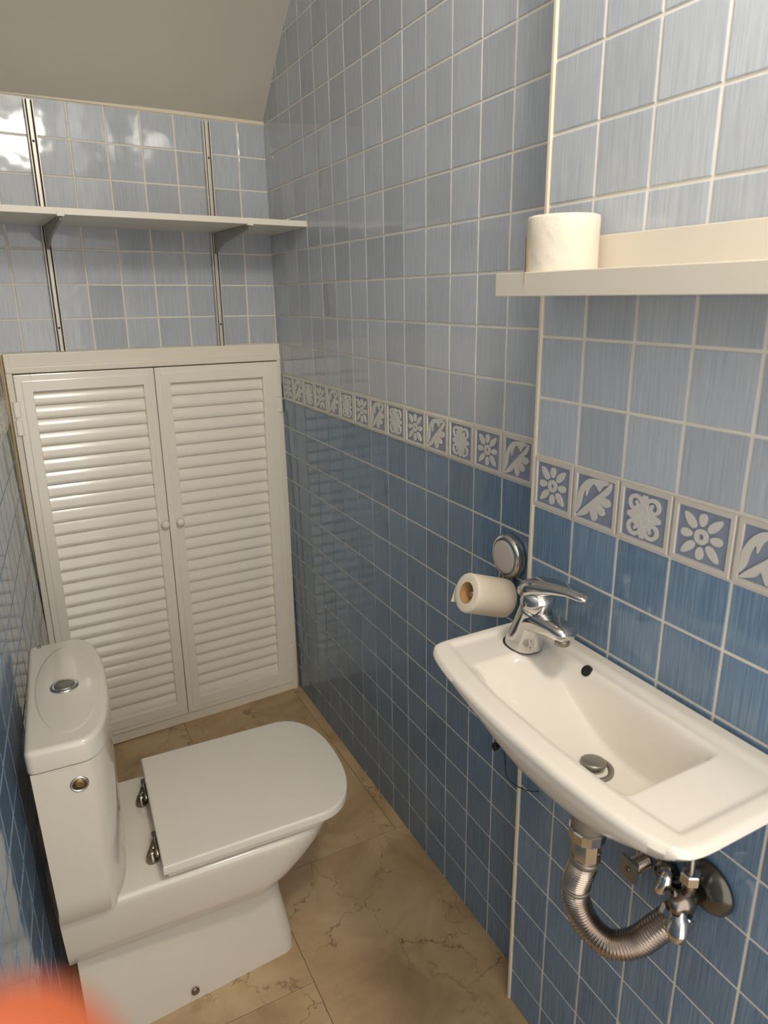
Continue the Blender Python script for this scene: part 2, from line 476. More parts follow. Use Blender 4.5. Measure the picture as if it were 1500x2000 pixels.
# the pier that carries the basin, 5 cm proud of the right wall
wall_pier = box('wall_right_pier', (PX+0.0005, YR, -0.05), (0.10, PY, WH), 'grout')
tag(wall_pier, 'projecting tiled wall carrying the washbasin and the ledge', 'wall', kind='structure')
MP = basis((PX, 0, 0), (0, -1, 0), (0, 0, 1), (-1, 0, 0))
pa, dzp = 1.5145, -0.0079
cells = []
for k in range(15):
    for v0, v1, m in rows_for(2.70, dzp):
        cells.append((pa+0.1*k, min(-YR, pa+0.1*(k+1)), v0, v1, m))
lay_tiles(wall_pier, MP, cells)
lay_border(wall_pier, MP, [(pa-0.002+0.1*k+0.05, ZT-BH/2+dzp, k % 3) for k in range(14)])
box('corner_bead', (PX-0.0046, PY-0.004, FZ), (PX+0.006, PY+0.0035, WH-0.03), 'corner', wall_pier, 0.002, 3)

# back wall
wall_back = box('wall_back', (-0.06, -0.10, -0.05), (1.05, -0.0005, 2.3), 'grout')
wall_back.matrix_world = BACK
tag(wall_back, 'pale tiled back wall above the louvred doors', 'wall', kind='structure')
MBt = basis((0, 0, 0), (-1, 0, 0), (0, 0, 1), (0, 1, 0))     # in the wall's own frame
cells = []
sl = [0.0225+0.102*k for k in range(10)]
ztop = 2.0006
zr = [1.4045] + [ztop-0.1*k for k in (5, 4, 3, 2, 1, 0)] + [2.101]
for k in range(-1, 9):
    u0 = -0.03 if k < 0 else sl[k]; u1 = sl[0] if k < 0 else sl[k+1]
    for v0, v1 in zip(zr, zr[1:]):
        cells.append((-u1, -u0, v0, v1, 'light'))
def lay_local(wall, frame, loc, cells, sig=0.0022): lay_tiles(wall, frame @ loc, cells, lm=loc, sig=sig)
lay_local(wall_back, BACK, MBt, cells, 0.007)
box('ceiling_seal', (-0.02, 0.0, 2.1005), (1.0, 0.003, 2.112), 'corner', wall_back, 0.002)

# left wall
lw_d = Vector((LX(YR)-LX(0.1), YR-0.1, 0)).normalized()
lw_n = Vector((-lw_d.y, lw_d.x, 0)); lw_n = lw_n if lw_n.x > 0 else -lw_n
o0 = Vector((LX(0.0), 0.0, 0))
ML = basis(o0, -lw_d, (0, 0, 1), lw_n)      # x runs to the back wall
if ML.to_3x3().determinant() < 0: ML = basis(o0, lw_d, (0, 0, 1), lw_n); sgn = 1
else: sgn = -1
lenL = 2.95
wall_left = box('wall_left', ((-lenL if sgn < 0 else -0.08), -0.05, -0.1), ((0.08 if sgn < 0 else lenL), WH, -0.0005), 'grout')
wall_left.matrix_world = ML
tag(wall_left, 'glossy tiled wall behind the toilet cistern', 'wall', kind='structure')
cells = []
for k in range(30):
    for v0, v1, m in rows_for(2.70):
        a_, b_ = 0.06+0.1*k, 0.06+0.1*(k+1)
        if k == 29: continue
        u0, u1 = (-b_, -a_) if sgn < 0 else (a_, b_)
        if v0 > ceil_z(-a_): continue
        cells.append((u0, u1, v0, v1, m))
lay_local(wall_left, ML, Matrix.Identity(4), cells)
for k in range(28):
    u = 0.06+0.1*k+0.05
    o = share('border_tile', BT, wall_left, Matrix.Translation((u*sgn, ZT-BH/2, 0)))
    share('relief_motif', RELIEF[k % 3], o)

# sloping ceiling, the underside of a stair
bm = bmesh.new()
ys = [0.1, 0.0, -0.05, -0.09, -0.125, -0.161, -0.2, -0.24, -0.31, -0.5, -0.8, -0.88, -1.0, YR]
for x in (0,):
    A = [[bm.verts.new((xx, y, ceil_z(y-TB*xx))) for xx in (0.06, -0.3, -0.7, -1.15)] for y in ys]
    Bv = [[bm.verts.new((xx, y, ceil_z(y-TB*xx)+0.06)) for xx in (0.06, -0.3, -0.7, -1.15)] for y in ys]
    for i in range(len(ys)-1):
        for j in range(3):
            bm.faces.new((A[i][j], A[i][j+1], A[i+1][j+1], A[i+1][j])); bm.faces.new((Bv[i][j], Bv[i+1][j], Bv[i+1][j+1], Bv[i][j+1]))
    for i in range(len(ys)-1):
        bm.faces.new((A[i][0], A[i+1][0], Bv[i+1][0], Bv[i][0])); bm.faces.new((A[i][3], Bv[i][3], Bv[i+1][3], A[i+1][3]))
    for j in range(3):
        bm.faces.new((A[0][j], Bv[0][j], Bv[0][j+1], A[0][j+1])); bm.faces.new((A[-1][j], A[-1][j+1], Bv[-1][j+1], Bv[-1][j]))
ceiling = from_bm('ceiling', bm, 'plaster')
smooth_by_angle(ceiling, 30)
tag(ceiling, 'sloping white painted ceiling under the stairs', 'ceiling', kind='structure')

# floor: marble slabs on a joint-coloured bed
floor = box('floor', (-1.15, YR-0.3, -0.06), (0.06, 0.08, FZ-0.002), 'fgrout')
tag(floor, 'floor of veined beige marble slabs', 'floor', kind='structure')
for (x0, x1, y0, y1) in [(-0.485, -0.034, -0.920, 0.07), (-1.12, -0.485, -0.920, 0.07), (-0.034, 0.03, -0.920, 0.07),
                         (-0.437, 0.03, -1.78, -0.920), (-1.12, -0.437, -1.262, -0.920), (-1.12, -0.437, -1.86, -1.262),
                         (-0.437, 0.03, -2.45, -1.78), (-1.12, -0.437, -2.45, -1.86), (-1.12, 0.03, YR-0.28, -2.45)]:
    cx, cy = (x0+x1)/2, (y0+y1)/2; g = 0.0008
    o = box('marble_slab', (x0-cx+g, y0-cy+g, -0.012), (x1-cx-g, y1-cy-g, 0), 'floor', floor, 0.0006, 1)
    o.location = (cx, cy, FZ)

# ------------------------------------------------------------------ louvred cupboard doors in the back wall
def in_back(o): o.matrix_world = BACK; return o
cup = empty('louvred_cupboard', mw=BACK)
tag(cup, 'white louvred double cupboard doors under the shelf on the back wall', 'cupboard')
fr = [(0.012, 0.034), (0.880, 0.897)]
bm = bmesh.new()
FB = 0.006
add_box(bm, (0.012, 0.0, FB), (0.034, 0.022, 1.404), 0.003); add_box(bm, (0.880, 0.0, FB+0.013), (0.898, 0.022, 1.404), 0.003)
add_box(bm, (0.012, 0.0, 1.352), (0.898, 0.0205, 1.4045), 0.003); add_box(bm, (0.012, 0.0, 1.346), (0.898, 0.026, 1.366), 0.004)
add_box(bm, (0.012, 0.0, FB), (0.898, 0.021, 0.046), 0.003)
from_bm('frame', bm, 'frame', cup)
box('shade_backing', (0.03, 0.001, 0.04), (0.885, 0.0035, 1.35), 'inside_shade', cup)  # dark sheet added to give the shade seen between the slats
box('caulk', (0.0005, 0.0, 0.02), (0.0115, 0.008, 1.40), 'caulk', cup, 0.002)
box('caulk', (0.8985, 0.0, 0.02), (0.906, 0.008, 1.40), 'caulk', cup, 0.002)
zo0, zo1 = 0.104, 1.291
def leaf(s0, s1, o0, o1, knob_s, hinge_s):
    bm = bmesh.new(); z0, z1 = 0.048, 1.343; b = 0.0025
    y0, y1 = 0.006, 0.028
    add_box(bm, (s0, y0, z0), (o0, y1, z1), b); add_box(bm, (o1, y0, z0), (s1, y1, z1), b)
    add_box(bm, (o0-0.003, y0, zo1), (o1+0.003, y1-0.0006, z1), b); add_box(bm, (o0-0.003, y0, z0), (o1+0.003, y1-0.0006, zo0), b)
    # raised inner bead, mitred look
    e = 0.019
    add_box(bm, (s0+e, y1-0.004, z0+e), (o0, y1+0.0028, z1-e), 0.0018); add_box(bm, (o1, y1-0.004, z0+e), (s1-e, y1+0.0028, z1-e), 0.0018)
    add_box(bm, (o0-0.004, y1-0.004, zo1), (o1+0.004, y1+0.0026, z1-e), 0.0018); add_box(bm, (o0-0.004, y1-0.004, z0+e), (o1+0.004, y1+0.0026, zo0), 0.0018)
    lf = from_bm('door_leaf', bm, 'lacquer', cup)
    W = o1-o0
    # one slat, bowed in section
    prof = []
    for j in range(9):
        t = j/8
        prof.append((0.0022+0.0130*t + 0.0026*math.sin(math.pi*t) - 0.0045*max(0, t-0.75)**2*16, 0.0225-0.0455*t))
    n = len(prof)
    bm = bmesh.new()
    full = prof + [(y-0.0022, z) for y, z in reversed(prof)]
    add_rings(bm, [[Vector((x, y, z)) for y, z in full] for x in (-W/2-0.002, W/2+0.002)])
    bmesh.ops.recalc_face_normals(bm, faces=bm.faces)
    me = D.meshes.new('slat'); bm.to_mesh(me); bm.free(); me.materials.append(M['lacquer'])
    for p in me.polygons: p.use_smooth = True
    bm = bmesh.new(); bm.from_mesh(me)
    for e_ in bm.edges: e_.smooth = len(e_.link_faces) == 2 and e_.calc_face_angle(0) < 0.7
    bm.to_mesh(me); bm.free()
    N_ = 28; pit = (zo1-zo0)/N_
    for k in range(N_):
        share('slat', me, lf, Matrix.Translation(((o0+o1)/2, 0.004+random.uniform(-.0003, .0003), zo1-pit*(k+0.47))) @ Matrix.Rotation(random.gauss(0, 0.004), 4, 'X'))
    bm = bmesh.new()
    add_lathe(bm, (knob_s, 0.029, 0.812), (0, 1, 0), [(0, 0.007), (0.006, 0.006), (0.010, 0.009), (0.015, 0.0135), (0.021, 0.014), (0.026, 0.010), (0.028, 0.004)], 18)
    from_bm('knob', bm, 'lacquer', lf, True)
    for zc in (1.212, 0.163):
        bm = bmesh.new()
        for a, b_ in ((0.003, 0.052), (-0.052, -0.003)):
            add_box(bm, (hinge_s-0.010, 0.020, zc+a), (hinge_s+0.010, 0.031, zc+b_), 0.004, 3)
        add_box(bm, (hinge_s-0.004, 0.022, zc-0.003), (hinge_s+0.004, 0.028, zc+0.003))
        from_bm('hinge', bm, 'lacquer', lf, False)
    return lf
leaf(0.0345, 0.4672, 0.0935, 0.419, 0.4335, 0.0335)
leaf(0.4692, 0.8795, 0.5055, 0.8310, 0.4855, 0.8815)

# ------------------------------------------------------------------ shelf on two slotted rails
def rail(s, label):
    e = empty('shelf_rail', mw=BACK @ Matrix.Translation((s, 0, 0)))
    tag(e, label, 'rail', 'slotted metal rails holding the white shelf')
    z0, z1 = 1.405, 2.092
    bm = bmesh.new()
    add_box(bm, (-0.0125, 0.0045, z0), (0.0125, 0.0075, z1))
    add_box(bm, (-0.0125, 0.0045, z0), (-0.0085, 0.019, z1), 0.001); add_box(bm, (0.0085, 0.0045, z0), (0.0125, 0.019, z1), 0.001)
    add_box(bm, (-0.0052, 0.0045, z0), (0.0052, 0.0175, z1), 0.0012)
    from_bm('channel', bm, 'steel', e)
    box('slot_shade_strip', (-0.0085, 0.0075, z0+0.002), (-0.0052, 0.0085, z1-0.002), 'hole_shade', e)  # dark strips paint the shade at the bottom of the grooves
    box('slot_shade_strip', (0.0052, 0.0075, z0+0.002), (0.0085, 0.0085, z1-0.002), 'hole_shade', e)
    for z in (1.475, 1.985): lathe('screw', (0.0, 0.0172, z), (0, 1, 0), [(0, 0.0035), (0.0015, 0.003), (0.002, 0.001)], 'black', e, 10)
    return e
rail(0.733, 'slotted steel rail, left of the two holding the white shelf')
rail(0.229, 'slotted steel rail, right of the two holding the white shelf')
ZS = 1.7625       # underside of the shelf in the back wall frame
DS = 0.345
shelf = box('wall_shelf', (0.028, 0.020, ZS), (0.905, DS, ZS+0.0165), 'melamine', None, 0.0008, 1)
in_back(shelf); tag(shelf, 'white melamine shelf board across the back wall above the cupboard', 'shelf')
def bracket(s, label):
    e = empty('shelf_bracket', mw=BACK @ Matrix.Translation((s, 0, ZS)))
    tag(e, label, 'bracket', 'grey brackets under the white shelf')
    bm = bmesh.new()
    pr_ = [(0.0085, -0.001), (DS-0.02, -0.001), (DS-0.004, -0.006), (DS-0.01, -0.013), (0.10, -0.038), (0.03, -0.062), (0.0085, -0.066)]
    add_rings(bm, [[Vector((x, y, z)) for y, z in pr_] for x in (-0.0035, 0.0035)])
    from_bm('arm', bm, 'grey', e)
    bm = bmesh.new()
    add_box(bm, (-0.009, DS+0.0004, -0.003), (0.009, DS+0.003, 0.008), 0.001)
    add_box(bm, (-0.009, DS-0.014, -0.004), (0.009, DS+0.003, -0.0006), 0.001)
    from_bm('end_clip', bm, 'melamine', e)
    return e
bracket(0.733, 'grey tapered bracket under the white shelf, left one')
bracket(0.229, 'grey tapered bracket under the white shelf, right one')

# ------------------------------------------------------------------ ledge on the pier
ly0, ly1 = -1.545, -2.62
bm = bmesh.new(); lx = PX-0.0062
prof = [(0, 0.0), (-0.1155, 0.0), (-0.1155, 0.0325), (-0.1015, 0.0325), (-0.1015, 0.013), (-0.014, 0.013), (-0.014, 0.0805), (0, 0.0805)]
add_rings(bm, [[Vector((lx+x, y, 1.5605+z)) for x, z in prof] for y in (ly0, ly1)])
bmesh.ops.bevel(bm, geom=[e for e in bm.edges], offset=0.0008, segments=1, affect='EDGES')
ledge = from_bm('wall_ledge', bm, 'ledge')
tag(ledge, 'narrow cream picture ledge on the wall above the washbasin', 'shelf')

def paper_roll(name, r, h, core, parent, mw, m, loose=False):
    prof = [(0.0, core), (0.0, r-0.004), (0.0012, r-0.001), (0.004, r), (h*0.25, r*1.004), (h*0.5, r*1.0), (h*0.75, r*1.004), (h-0.004, r), (h-0.0012, r-0.001), (h, r-0.004), (h, core)]
    bm = bmesh.new(); n = 48
    rings = []
    for i, (z, q) in enumerate(prof):
        rg = []
        for k in range(n):
            t = 2*math.pi*k/n
            wob = 1 + (0.010*math.sin(3*t+1.3) + 0.006*math.sin(7*t+z*60) if q > core*1.5 and loose else 0.0025*math.sin(2*t) if q > core*1.5 else 0)
            rg.append(Vector((q*wob*math.cos(t), q*wob*math.sin(t), z)))
        rings.append(rg)
    add_rings(bm, rings, False, False)
    p = from_bm('paper', bm, m, parent, True); p.matrix_local = mw
    smooth_by_angle(p, 50)
    bm = bmesh.new()
    add_rings(bm, [ring((0, 0, z), (1, 0, 0), (0, 1, 0), q, n=32) for z, q in ((0.0004, core+0.0003), (0.0002, core-0.0016), (h-0.0002, core-0.0016), (h-0.0004, core+0.0003))], False, False)
    c = from_bm('cardboard_core', bm, 'card', parent, True); c.matrix_local = mw
    return p
roll_e = empty('toilet_roll', (-0.1195, -1.628, 1.5735))
tag(roll_e, 'white toilet paper roll standing upright on the ledge', 'toilet roll')
paper_roll('toilet_roll', 0.0505, 0.094, 0.021, roll_e, Matrix.Identity(4), 'paper', True)
# loose end of the outermost sheet
bm = bmesh.new()
pts = []
for j in range(9):
    t = math.radians(128+j*5); rr = 0.0512+0.006*(j/8)**2
    pts.append((rr*math.cos(t), rr*math.sin(t)))
A = [bm.verts.new((x, y, 0.004+0.006*math.sin(i*1.3))) for i, (x, y) in enumerate(pts)]; Bq = [bm.verts.new((x*1.01, y*1.01, 0.060+0.010*math.sin(i*0.9))) for i, (x, y) in enumerate(pts)]
for i in range(8): bm.faces.new((A[i], A[i+1], Bq[i+1], Bq[i]))
from_bm('loose_sheet', bm, 'paper', roll_e, True)

# ------------------------------------------------------------------ toilet roll holder on the right wall, with a part-used roll
hold = empty('toilet_roll_holder', (-0.005, -1.392, 1.055))
tag(hold, 'chrome toilet roll holder with round pale-centred plate beside the basin', 'holder')
bm = bmesh.new(); add_lathe(bm, (0.0005, 0, 0), (-1, 0, 0), [(0, 0.046), (0.010, 0.046), (0.016, 0.043), (0.0185, 0.038), (0.0175, 0.0345)], 36)
smooth_by_angle(from_bm('plate', bm, 'chrome', hold, True), 60)
bm = bmesh.new(); add_lathe(bm, (-0.0165, 0, 0), (-1, 0, 0), [(0, 0.034), (0.003, 0.034), (0.0045, 0.030), (0.005, 0.010)], 36)
from_bm('insert', bm, 'insert', hold, True)
ax = Vector((0.095, -0.002, -0.0332)).normalized()
f0 = Vector((-0.125, -1.411, 1.0062)) - Vector(hold.location)
tail = f0 + ax*0.104
bm = bmesh.new()
add_box(bm, (-0.010, -0.016, -0.078), (-0.0035, 0.012, -0.030), 0.002)
from_bm('arm', bm, 'chrome', hold)
tube('rod', [f0+ax*0.012, f0+ax*0.06, f0+ax*0.112], 0.006, 'chrome', hold, 14)
roll2 = empty('used_toilet_roll')
tag(roll2, 'cream toilet roll lying on the chrome holder, open end showing', 'toilet roll')
a_, b_, d_ = frame_of(ax)
face = Vector((-0.125, -1.411, 1.0062))
roll2.matrix_world = Matrix.Translation(face) @ basis((0, 0, 0), a_, b_, d_)
paper_roll('roll', 0.0395, 0.098, 0.0215, roll2, Matrix.Identity(4), 'paper2')
bm = bmesh.new(); A, Bq = [], []
for j in range(8):
    # tail of paper hanging off the far side
    q = j/7; an = math.radians(150)
    px = 0.0398*math.cos(an)-0.004*q; py = 0.0398*math.sin(an)
    dn = Vector((0, 0, -1)); dl = Vector((dn.dot(a_), dn.dot(b_), dn.dot(d_)))
    base = Vector((a_.dot(Vector((0, 1, 0)))*0.0400, b_.dot(Vector((0, 1, 0)))*0.0400, 0)) + Vector((dl.x, dl.y, 0)).normalized()*0.034*q
    A.append(bm.verts.new(base+Vector((0, 0, 0.001)))); Bq.append(bm.verts.new(base+Vector((0, 0, 0.097))))
for i in range(7): bm.faces.new((A[i], A[i+1], Bq[i+1], Bq[i]))
from_bm('hanging_sheet', bm, 'paper2', roll2, True)

# ------------------------------------------------------------------ washbasin
BL0, BLEN, BZ0 = -1.532, 0.540, 0.995
BX = PX-0.0066
def front_depth(l):
    t = (l-0.30)/0.31
    return 0.262 - 0.036*abs(t)**2.2
def basin_top(l, t, dist):
    Dp = front_depth(l)
    inner = sstep(0.018, 0.030, t)*(1-sstep(Dp-0.046, Dp-0.034, t))*sstep(0.016, 0.030, l)*(1-sstep(BLEN-0.036, BLEN-0.024, l))
    z = BZ0 - 0.0045*inner
    t1 = Dp-0.046
    q_ = min(1, max(0, (l-0.092)/0.215)); ramp = q_*q_*(3-2*q_)*0.45 + 0.55*(1-(1-q_)**1.6)
    sl_ = ramp*(1-sstep(0.404, 0.437, l))
    st_ = sstep(0.040, 0.074, t)*(1-sstep(t1-0.014, t1+0.002, t))
    z -= 0.094*sl_*st_
    if dist < 0.010: z -= 0.010*(1-math.sqrt(max(0, 1-(1-dist/0.010)**2)))
    return z
def basin_under(l, t):
    Dp = front_depth(l)
    f1 = sstep(0.0, 0.28, l) if l < 0.28 else max(0, 1-abs((l-0.28)/0.250)**2.8)
    f2 = max(0, 1-abs((t-0.10)/(Dp-0.10+0.004))**4.0) if t > 0.10 else 1
    return min(BZ0-0.027 - 0.094*f1*f2**0.8, basin_top(l, t, 0.1)-0.009)
bm = bmesh.new(); NL, NT_ = 150, 72
def bmap(i, j):
    a = -1+2*i/NL; b = -1+2*j/NT_
    # round the two front corners
    k = 1.0
    if b > 0 and (a or b):
        s = math.hypot(a, b); ca, sb = abs(a)/s, abs(b)/s
        n_ = 9.0 if a > 0 else 11.0
        k = (1/((ca**n_+sb**n_)**(1/n_))) * max(ca, sb)
        m_ = max(abs(a), abs(b)); k = 1+(k-1)*m_**6
    a *= k; b2 = b*k
    l = (a+1)/2*BLEN; t = (b2+1)/2*front_depth(l)
    dist = min((1-abs(-1+2*i/NL))*BLEN/2, (1-(-1+2*j/NT_))*0.13)
    return l, t, dist
TOP = [[None]*(NT_+1) for _ in range(NL+1)]; UND = [[None]*(NT_+1) for _ in range(NL+1)]
for i in range(NL+1):
    for j in range(NT_+1):
        l, t, dist = bmap(i, j)
        TOP[i][j] = bm.verts.new((BX-t, BL0-l, basin_top(l, t, dist)))
        UND[i][j] = bm.verts.new((BX-t*0.95, BL0-(BLEN/2+(l-BLEN/2)*0.955), basin_under(l, t)))
for i in range(NL):
    for j in range(NT_):
        bm.faces.new((TOP[i][j], TOP[i+1][j], TOP[i+1][j+1], TOP[i][j+1]))
        bm.faces.new((UND[i][j], UND[i][j+1], UND[i+1][j+1], UND[i+1][j]))
for i in range(NL):
    bm.faces.new((TOP[i][0], UND[i][0], UND[i+1][0], TOP[i+1][0])); bm.faces.new((TOP[i][NT_], TOP[i+1][NT_], UND[i+1][NT_], UND[i][NT_]))
for j in range(NT_):
    bm.faces.new((TOP[0][j], TOP[0][j+1], UND[0][j+1], UND[0][j])); bm.faces.new((TOP[NL][j], UND[NL][j], UND[NL][j+1], TOP[NL][j+1]))
basin_e = empty('washbasin', (BX, BL0, BZ0-0.13))
tag(basin_e, 'small white ceramic washbasin hung on the tiled wall', 'washbasin')
def under(e, o):
    o.parent = e; o.matrix_parent_inverse = e.matrix_world.inverted() if e.matrix_world != Matrix.Identity(4) else Matrix.Translation(-Vector(e.location)); return o
bas = from_bm('bowl', bm, 'basin', None, True); smooth_by_angle(bas, 55); under(basin_e, bas)
def bz_at(x, y):
    return basin_top(BL0-y, BX-x, 0.1)
def bnorm(x, y):
    h = 0.002
    return Vector((-(bz_at(x+h, y)-bz_at(x-h, y))/(2*h), -(bz_at(x, y+h)-bz_at(x, y-h))/(2*h), 1)).normalized()
# overflow hole, its shade painted as a near-black disc: follow the sight line of its place on the bowl's back slope
dirr = (fw + rt*(1146-750)/FPX - up*(1310-1000)/FPX)
q = 0.8
while q < 2 and (CAM+dirr*q).z > bz_at((CAM+dirr*q).x, (CAM+dirr*q).y): q += 0.001
op = CAM+dirr*q; on = bnorm(op.x, op.y)
bm = bmesh.new(); add_lathe(bm, op-on*0.004, on, [(0, 0.0095), (0.0048, 0.0095), (0.0046, 0.005)], 20)
under(basin_e, from_bm('overflow_shade_disc', bm, 'hole_shade', None, True))
# drain
dx, dy = -0.178, -1.824
dz = bz_at(dx, dy)
bm = bmesh.new(); add_lathe(bm, (dx, dy, dz-0.006), (0, 0, 1), [(0, 0.030), (0.0075, 0.030), (0.009, 0.027), (0.008, 0.023), (0.004, 0.021)], 36)
drain = from_bm('drain', bm, 'dull', None, True); under(basin_e, drain)
bm = bmesh.new(); add_lathe(bm, (dx+0.002, dy+0.002, dz-0.001), (0.06, 0.06, 1), [(0, 0.012), (0.008, 0.012), (0.0085, 0.0185), (0.0115, 0.0185), (0.013, 0.016), (0.0135, 0.006)], 32)
plug = from_bm('plug', bm, 'dull', None, True); under(basin_e, plug)

# tap -----------------------------------------------------------------
tap = empty('mixer_tap', (-0.142, -1.606, bz_at(-0.142, -1.606)+0.0002))
tag(tap, 'chrome single-lever mixer tap at the far end of the washbasin', 'tap')
tz = tap.location.z
def P(x, f, z): return Vector((x, -f, z))       # f = towards the spout end, local to the tap
X_, F_ = Vector((1, 0, 0)), Vector((0, -1, 0))
bm = bmesh.new()
add_rings(bm, [ring(P(0, f, z), X_, F_ + Vector((0, 0, s)), rx, ry, 32, e) for f, z, rx, ry, s, e in
               [(0.004, 0.0, 0.0285, 0.034, 0, 2.2), (0.005, 0.004, 0.029, 0.0345, 0, 2.2), (0.007, 0.018, 0.0265, 0.031, 0, 2.3), (0.012, 0.036, 0.022, 0.026, -0.1, 2.4),
                (0.021, 0.058, 0.0215, 0.025, -0.25, 2.3), (0.028, 0.074, 0.0235, 0.0245, -0.3, 2.1), (0.031, 0.082, 0.0245, 0.0245, -0.35, 2.0)]])
from_bm('body', bm, 'chrome', tap, True)
bm = bmesh.new(); add_rings(bm, [ring(P(0, 0.002, z), X_, F_, 0.0295, 0.0365, 32, 2.2) for z in (0.0, 0.0018)])
from_bm('base_gap_shade', bm, 'black', tap)  # black ring added for the dark gap under the tap base
bm = bmesh.new()
add_rings(bm, [ring(P(0, f, z), X_, Vector((0, 0, 1)), rx, rz, 28, e) for f, z, rx, rz, e in
               [(0.008, 0.052, 0.019, 0.024, 2.4), (0.030, 0.060, 0.0225, 0.0235, 2.6), (0.055, 0.064, 0.0225, 0.0185, 2.8), (0.080, 0.066, 0.0210, 0.0145, 3.0), (0.100, 0.0665, 0.0195, 0.0125, 3.0), (0.111, 0.066, 0.0170, 0.0105, 2.6), (0.115, 0.0655, 0.010, 0.005, 2.2)]])
sp = from_bm('spout', bm, 'chrome', tap, True)
bm = bmesh.new(); add_lathe(bm, P(0, 0.098, 0.045), (0, 0, 1), [(0, 0.0105), (0.0005, 0.0118), (0.012, 0.0118)], 24)
from_bm('aerator', bm, 'dull', sp, True)
hx = Vector((0, -0.33, 1)).normalized()
bm = bmesh.new(); add_lathe(bm, P(0, 0.0312, 0.0815), hx, [(0, 0.0215), (0.004, 0.0215)], 32)
from_bm('seal_ring', bm, 'black', tap, True)
bm = bmesh.new(); add_lathe(bm, P(0, 0.0325, 0.0853), hx, [(0, 0.026), (0.003, 0.0275), (0.016, 0.0275), (0.026, 0.0245), (0.032, 0.018), (0.035, 0.008)], 32)
from_bm('lever_head', bm, 'chrome', tap, True)
bm = bmesh.new()
add_rings(bm, [ring(P(0, f, z), X_, Vector((0, 0, 1)), rx, rz, 24, 2.6) for f, z, rx, rz in
               [(0.003, 0.106, 0.012, 0.008), (0.010, 0.110, 0.0225, 0.0145), (0.032, 0.118, 0.0285, 0.0175), (0.056, 0.1265, 0.0260, 0.0135), (0.085, 0.1345, 0.0195, 0.0095), (0.112, 0.1385, 0.0140, 0.0070), (0.130, 0.1395, 0.0125, 0.0060), (0.140, 0.1395, 0.010, 0.0048), (0.145, 0.139, 0.005, 0.0024)]])
from_bm('lever', bm, 'chrome', tap, True)

# waste pipe ------------------------------------------------------------
trap = empty('waste_pipe', (dx, dy, 0.60))
tag(trap, 'chrome corrugated flexible waste pipe bending under the washbasin', 'pipe')
T0 = Vector(trap.location)
tubez = lambda pts: [Vector(p)-T0 for p in pts]
lathe('tailpiece', Vector((dx, dy, 0.795))-T0, (0, 0, 1), [(0, 0.0235), (0.002, 0.025), (basin_under(0.292, 0.119)-0.7955, 0.025)], 'rubber', trap, 28)
bm = bmesh.new(); b0 = Vector((dx, dy, 0.775))-T0
a_, b_, d_ = frame_of((0, 0, 1))
add_rings(bm, [ring(b0+d_*h, a_, b_, r, n=12) for h, r in ((0, 0.023), (0.002, 0.0275), (0.019, 0.0285), (0.021, 0.026))])
from_bm('union_nut', bm, 'chrome', trap)
bm = bmesh.new(); b0 = Vector((dx, dy, 0.738))-T0
add_rings(bm, [ring(b0+d_*h, a_, b_, r, n=8) for h, r in ((0, 0.0205), (0.004, 0.0225), (0.036, 0.0225), (0.039, 0.021))])
from_bm('hex_sleeve', bm, 'chrome', trap)
END = Vector((-0.083, -1.925, 0.672))
fp = tubez([(dx, dy, 0.742), (-0.179, -1.820, 0.715), (-0.178, -1.810, 0.675), (-0.176, -1.812, 0.638), (-0.169, -1.833, 0.606), (-0.152, -1.866, 0.592), (-0.126, -1.892, 0.608), (-0.106, -1.908, 0.638), END])
pathf = catmull(fp, 62)
NP = len(pathf)
def frad(t):
    r = 0.0215 + 0.0011*math.sin(t*2*math.pi*62)
    return r
tube('corrugated_hose', pathf, frad, 'flex', trap, 20)
def on_path(t): return pathf[int(t*(NP-1))], (pathf[min(NP-1, int(t*(NP-1))+2)]-pathf[max(0, int(t*(NP-1))-2)]).normalized()
for t, h in ((0.03, 0.010), (0.27, 0.007)):
    c, d = on_path(t); lathe('hose_band', c-d*h/2, d, [(0, 0.0228), (0.001, 0.0238), (h-0.001, 0.0238), (h, 0.0228)], 'dull', trap, 24)
W0 = Vector((PX-0.006, -1.920, 0.702))
dv = (W0-END).normalized()
lathe('outlet_nut', END-T0-dv*0.012, dv, [(0, 0.0235), (0.002, 0.0255), (0.016, 0.0255), (0.018, 0.022)], 'chrome', trap, 12, smooth=False)
tube('outlet_pipe', [END-T0, END+dv*0.03-T0, W0+Vector((-0.004, 0, 0))-T0], 0.0185, 'dchrome', trap, 20)

# angle valve ------------------------------------------------------------
valve = empty('angle_valve', (PX-0.0052, -1.950, 0.735))
tag(valve, 'tarnished chrome angle valve and round wall plate under the basin', 'valve')
lathe('wall_plate', (0.0, 0, 0), (-1, 0, 0), [(0, 0.041), (0.004, 0.0405), (0.012, 0.034), (0.019, 0.022), (0.021, 0.014)], 'plate', valve, 36)
lathe('valve_body', (-0.012, 0, 0), (-1, 0, 0), [(0, 0.013), (0.03, 0.013), (0.034, 0.016), (0.050, 0.016), (0.054, 0.012), (0.066, 0.011)], 'dchrome', valve, 20)
tube('riser', [(-0.046, 0.0, 0.0), (-0.046, 0.0, 0.028), (-0.046, 0.001, 0.05), (-0.048, 0.004, basin_under(0.414, 0.047)-0.736)], lambda t: 0.0105 if t < 0.40 else 0.0065, 'dchrome', valve, 16)
lathe('riser_nut', (-0.046, 0, 0.030), (0, 0, 1), [(0, 0.0125), (0.002, 0.014), (0.016, 0.014), (0.018, 0.012)], 'chrome', valve, 6, smooth=False)
bm = bmesh.new()
hd = Vector((-0.55, 0.75, 0.30)).normalized()
a2, b2, d2 = frame_of(hd)
